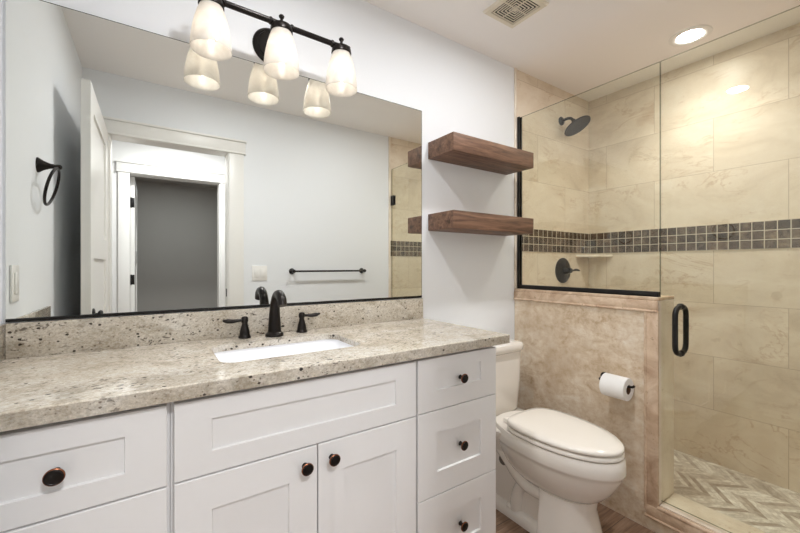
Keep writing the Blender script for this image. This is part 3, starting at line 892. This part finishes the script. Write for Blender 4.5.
obj('core', bm, M_CARD, pr)

# ------------------------------------------------------------------ shower glass
GX = 1.922
gp = thing('glass_screen', 'fixed clear glass panel in a black channel standing on the half wall', 'glass panel', (GX, -0.4, 1.036))
def pane(y0, y1, z0, z1, parent):
    """two faces of the pane and its four narrow edges"""
    bm = bmesh.new()
    box(bm, GX - .004, GX + .004, y0, y1, z0, z1)
    for f in bm.faces:
        n = f.normal
        bm.faces.ensure_lookup_table()
    bm.normal_update()
    for f in bm.faces:
        f.material_index = 0 if abs(f.normal.x) > 0.5 else 1
    return obj('glass_pane', bm, [M_GLASS, M_GEDGE], parent, smooth=False)
pane(-0.7925, -0.006, 1.042, 2.108, gp)
bm = bmesh.new()
box(bm, GX - .012, GX - .0045, -0.790, -0.002, 1.0365, 1.060, .001)
box(bm, GX + .0045, GX + .012, -0.790, -0.002, 1.0365, 1.060, .001)
box(bm, GX - .012, GX + .012, -0.790, -0.002, 1.0365, 1.0415)
box(bm, GX - .015, GX - .0045, -0.026, -0.0105, 1.060, 2.112, .001)
box(bm, GX + .0045, GX + .015, -0.026, -0.0105, 1.060, 2.112, .001)
obj('channel', bm, M_BLACK, gp)

gd = thing('shower_door', 'frameless glass shower door with a black pull handle above the marble curb', 'shower door', (GX, YD, 0.11))
pane(YD + .012, -0.7955, 0.112, 2.108, gd)
py = -0.872
for s in (-1, 1):
    bm = bmesh.new()
    x1 = GX + s * .0045; x2 = GX + s * .058
    tube(bm, [(x1, py, 1.000), (GX + s * .024, py, .998), (GX + s * .043, py, .990), (GX + s * .055, py, .974), (GX + s * .058, py, .950), (GX + s * .058, py, .897), (GX + s * .058, py, .845), (GX + s * .055, py, .821), (GX + s * .043, py, .805), (GX + s * .024, py, .797), (x1, py, .795)], .0108, 14, 5)
    for z in (1.000, .795):
        lathe(bm, [(.0135, 0), (.0135, .004), (.010, .006)], (x1 - s * .0004, py, z), (s, 0, 0), 18)
    obj('pull_handle', bm, M_BLACK, gd)
for z in (1.805, 0.42):
    bm = bmesh.new()
    box(bm, GX - .011, GX - .0045, YD + .010, YD + .062, z - .045, z + .045, .002)
    box(bm, GX + .0045, GX + .011, YD + .010, YD + .062, z - .045, z + .045, .002)
    box(bm, GX - .026, GX + .026, YD + .0005, YD + .008, z - .045, z + .045, .002)
    box(bm, GX - .011, GX + .011, YD + .007, YD + .0115, z - .045, z + .045)
    obj('hinge', bm, M_BLACK, gd)

# ------------------------------------------------------------------ shower fittings
sh = thing('rain_shower', 'round dark bronze rain shower head high on the tiled shower wall', 'shower head', (2.392, 0, 2.195))
bm = bmesh.new(); lathe(bm, [(.030, 0), (.030, .005), (.024, .012), (.012, .016)], (2.392, -.0005, 2.195), (0, -1, 0), 24)
obj('flange', bm, M_BRONZE, sh)
bm = bmesh.new(); tube(bm, [(2.392, -.010, 2.195), (2.392, -.045, 2.198), (2.393, -.072, 2.192), (2.396, -.090, 2.172)], .0095, 14)
obj('shower_arm', bm, M_BRONZE, sh)
nd = Vector((0.10, -0.48, -0.86)).normalized()
p0 = Vector((2.396, -.090, 2.172))
bm = bmesh.new(); lathe(bm, [(.013, -.004), (.016, .008), (.014, .022), (.030, .030), (.070, .040), (.088, .047), (.091, .052), (.088, .057), (.080, .0565), (.0, .055)], p0, nd, 44)
hd = obj('spray_head', bm, M_BRONZE, sh)
bm = bmesh.new()
u_, w_ = frame_of(nd)
for ring, k in ((.018, 8), (.036, 14), (.054, 20), (.072, 26)):
    for i in range(k):
        a = 2 * PI * i / k
        c = p0 + nd * .0555 + (u_ * math.cos(a) + w_ * math.sin(a)) * ring
        lathe(bm, [(.0026, 0), (.0018, .002), (0, .0024)], c, nd, 6)
obj('spray_nozzles', bm, M_BLACK, hd)

sv = thing('shower_valve', 'round dark bronze shower valve with lever below the mosaic band', 'shower valve', (2.41, 0, 1.145))
bm = bmesh.new(); lathe(bm, [(.089, 0), (.089, .004), (.084, .009), (.070, .012), (.040, .015), (.034, .019)], (2.412, -.0005, 1.145), (0, -1, 0), 44)
obj('escutcheon', bm, M_BRONZE, sv)
bm = bmesh.new(); lathe(bm, [(.030, .014), (.027, .020), (.024, .040), (.018, .050), (.016, .066), (.0, .069)], (2.412, -.0005, 1.145), (0, -1, 0), 26)
tube(bm, [(2.414, -.056, 1.145), (2.445, -.060, 1.146), (2.470, -.064, 1.150), (2.492, -.068, 1.147), (2.505, -.071, 1.143)], [.008, .0065, .0085, .0075, .004], 14, 6)
obj('lever', bm, M_BRONZE, sv)

bm = bmesh.new()
a = .178
def tri(z, k): return [Vector((XS - .0045, -.0045, z)), Vector((XS - a - k, -.0045, z)), Vector((XS - a - k, -.018, z)), Vector((XS - .018, -a - k, z)), Vector((XS - .0045, -a - k, z))]
loft(bm, [tri(1.240, -.002), tri(1.243, 0), tri(1.255, 0), tri(1.258, -.002)])
for v in bm.verts:
    pass
o = obj('corner_shelf', bm, M_SILL)
tag(o, 'small cream marble corner shelf under the mosaic band in the shower', 'shelf')

# ------------------------------------------------------------------ ceiling fittings
def recessed(x, y, label, lens, r=0.088, beam=0.0, tint=NEUT):
    t_ = thing('recessed_light', label, 'ceiling light', (x, y, CEIL), 'recessed ceiling lights')
    bm = bmesh.new()
    lathe(bm, [(r, 0), (r, -.003), (r - .006, -.006), (r * .66, -.004), (r * .62, -.001), (r * .62, 0)], (x, y, CEIL), (0, 0, 1), 48, False, False)
    obj('trim_ring', bm, M_TRIMW, t_)
    bm = bmesh.new()
    lathe(bm, [(r * .615, -.0012), (r * .4, -.0016), (0, -.0018)], (x, y, CEIL), (0, 0, 1), 40, False, True)
    obj('lens', bm, lens, t_)
    if beam > 0:
        l = bpy.data.lights.new('downlight', 'SPOT')
        l.energy = beam; l.color = tint; l.spot_size = math.radians(135); l.spot_blend = 1.0; l.shadow_soft_size = 0.055
        lo = bpy.data.objects.new('downlight', l)
        C.objects.link(lo)
        lo.location = (x, y, CEIL - 0.012)
    return t_
recessed(2.415, -.745, 'recessed round ceiling light glowing warm above the shower', M_CAN, 0.094, beam=P_CAN, tint=(1.0, 0.96, 0.92))
recessed(0.42, -.69, 'added round ceiling fill light above the vanity front', M_ROOM_FILL, beam=P_ROOM_FILL)  # added fill lamp, out of view, brightens the vanity side
recessed(1.38, -.69, 'added round ceiling fill light in front of the toilet', M_ROOM_FILL, beam=P_TOILET_FILL)  # second added fill lamp, unseen, lifts the toilet corner
recessed(0.25, -2.20, 'added round fill light in the hall ceiling', M_HALL_FILL, 0.15)  # unseen lamp added to send light through the doorway
recessed(0.25, -4.00, 'added round fill light in the ceiling of the grey room', M_DARK_FILL, 0.15)  # unseen lamp added to raise the brightness of the far room

vt = thing('exhaust_vent', 'square cream exhaust fan grille on the ceiling over the toilet', 'vent', (1.449, -.366, CEIL))
def sq(h, z): return [Vector((1.449 - h, -.366 - h, z)), Vector((1.449 + h, -.366 - h, z)), Vector((1.449 + h, -.366 + h, z)), Vector((1.449 - h, -.366 + h, z))]
bm = bmesh.new()
loft(bm, [sq(.108, CEIL), sq(.108, CEIL - .004), sq(.102, CEIL - .012), sq(.083, CEIL - .014), sq(.080, CEIL - .012), sq(.080, CEIL)], False, False)
obj('frame', bm, M_VENT, vt)
bm = bmesh.new()
for i in range(5):
    h = .0745 - i * .0130
    loft(bm, [sq(h, CEIL - .013), sq(h - .0052, CEIL - .013), sq(h - .0052, CEIL - .0105), sq(h, CEIL - .0105)], False, False, ring_loop=True)
box(bm, 1.449 - .0125, 1.449 + .0125, -.366 - .0125, -.366 + .0125, CEIL - .014, CEIL - .009, .002)
box(bm, 1.449 - .0785, 1.449 + .0785, -.368, -.364, CEIL - .008, CEIL - .004)
box(bm, 1.447, 1.451, -.366 - .0785, -.366 + .0785, CEIL - .008, CEIL - .004)
obj('grille', bm, M_VENT, vt)
obj('vent_back', B(1.449 - .0795, 1.449 + .0795, -.366 - .0795, -.366 + .0795, CEIL - .0025, CEIL - .0005), M_DARKV, vt)

# ------------------------------------------------------------------ accessories seen in the mirror
tr_ = thing('towel_ring', 'black towel ring on the left wall above the outlet', 'towel ring', (XL, -.414, 1.56))
bm = bmesh.new(); lathe(bm, [(.029, 0), (.028, .004), (.018, .018), (.010, .036), (.008, .050), (.0095, .056), (.0095, .066), (.005, .070), (0, .071)], (XL, -.414, 1.563), (1, 0, 0), 26)
obj('post', bm, M_BRONZE, tr_)
bm = bmesh.new()
pts = []
for i in range(48):
    a = 2 * PI * i / 48
    r = .073
    dz = -r + r * math.cos(a)
    pts.append((XL + .058 + dz * 0.26 * 0.9, -.414 + r * math.sin(a), 1.556 + dz * 0.97))
tube(bm, pts, .0052, 12, loop=True)
obj('ring', bm, M_BRONZE, tr_)

tb = thing('towel_bar', 'black towel bar on the white wall opposite the vanity', 'towel bar', (1.28, YD, 1.13))
for x in (.955, 1.600):
    bm = bmesh.new(); lathe(bm, [(.025, 0), (.024, .004), (.015, .014), (.010, .026), (.009, .040), (.0125, .050), (.015, .058), (.012, .067), (0, .070)], (x, YD + .0005, 1.133), (0, 1, 0), 24)
    obj('post', bm, M_BRONZE, tb)
bm = bmesh.new(); tube(bm, [(.955, YD + .056, 1.133), (1.600, YD + .056, 1.133)], .0078, 14, 1)
obj('rail', bm, M_BRONZE, tb)

sw = thing('light_switch', 'white double rocker light switch on the wall beside the doorway', 'light switch', (.700, YD, 1.12))
obj('plate', B(.643, .757, YD + .0005, YD + .006, 1.062, 1.178, .002), M_PLATE, sw)
for x in (.677, .723):
    obj('rocker', B(x - .0165, x + .0165, YD + .0055, YD + .0095, 1.087, 1.153, .0015), M_PLATE, sw)
ou = thing('outlet', 'white rectangular outlet on the left wall above the granite side splash', 'outlet', (XL, -.118, 1.125))
obj('plate', B(XL + .0005, XL + .006, -.155, -.081, 1.066, 1.182, .002), M_PLATE, ou)
obj('socket_insert', B(XL + .0055, XL + .009, -.1345, -.1015, 1.091, 1.157, .0015), M_PLATE, ou)
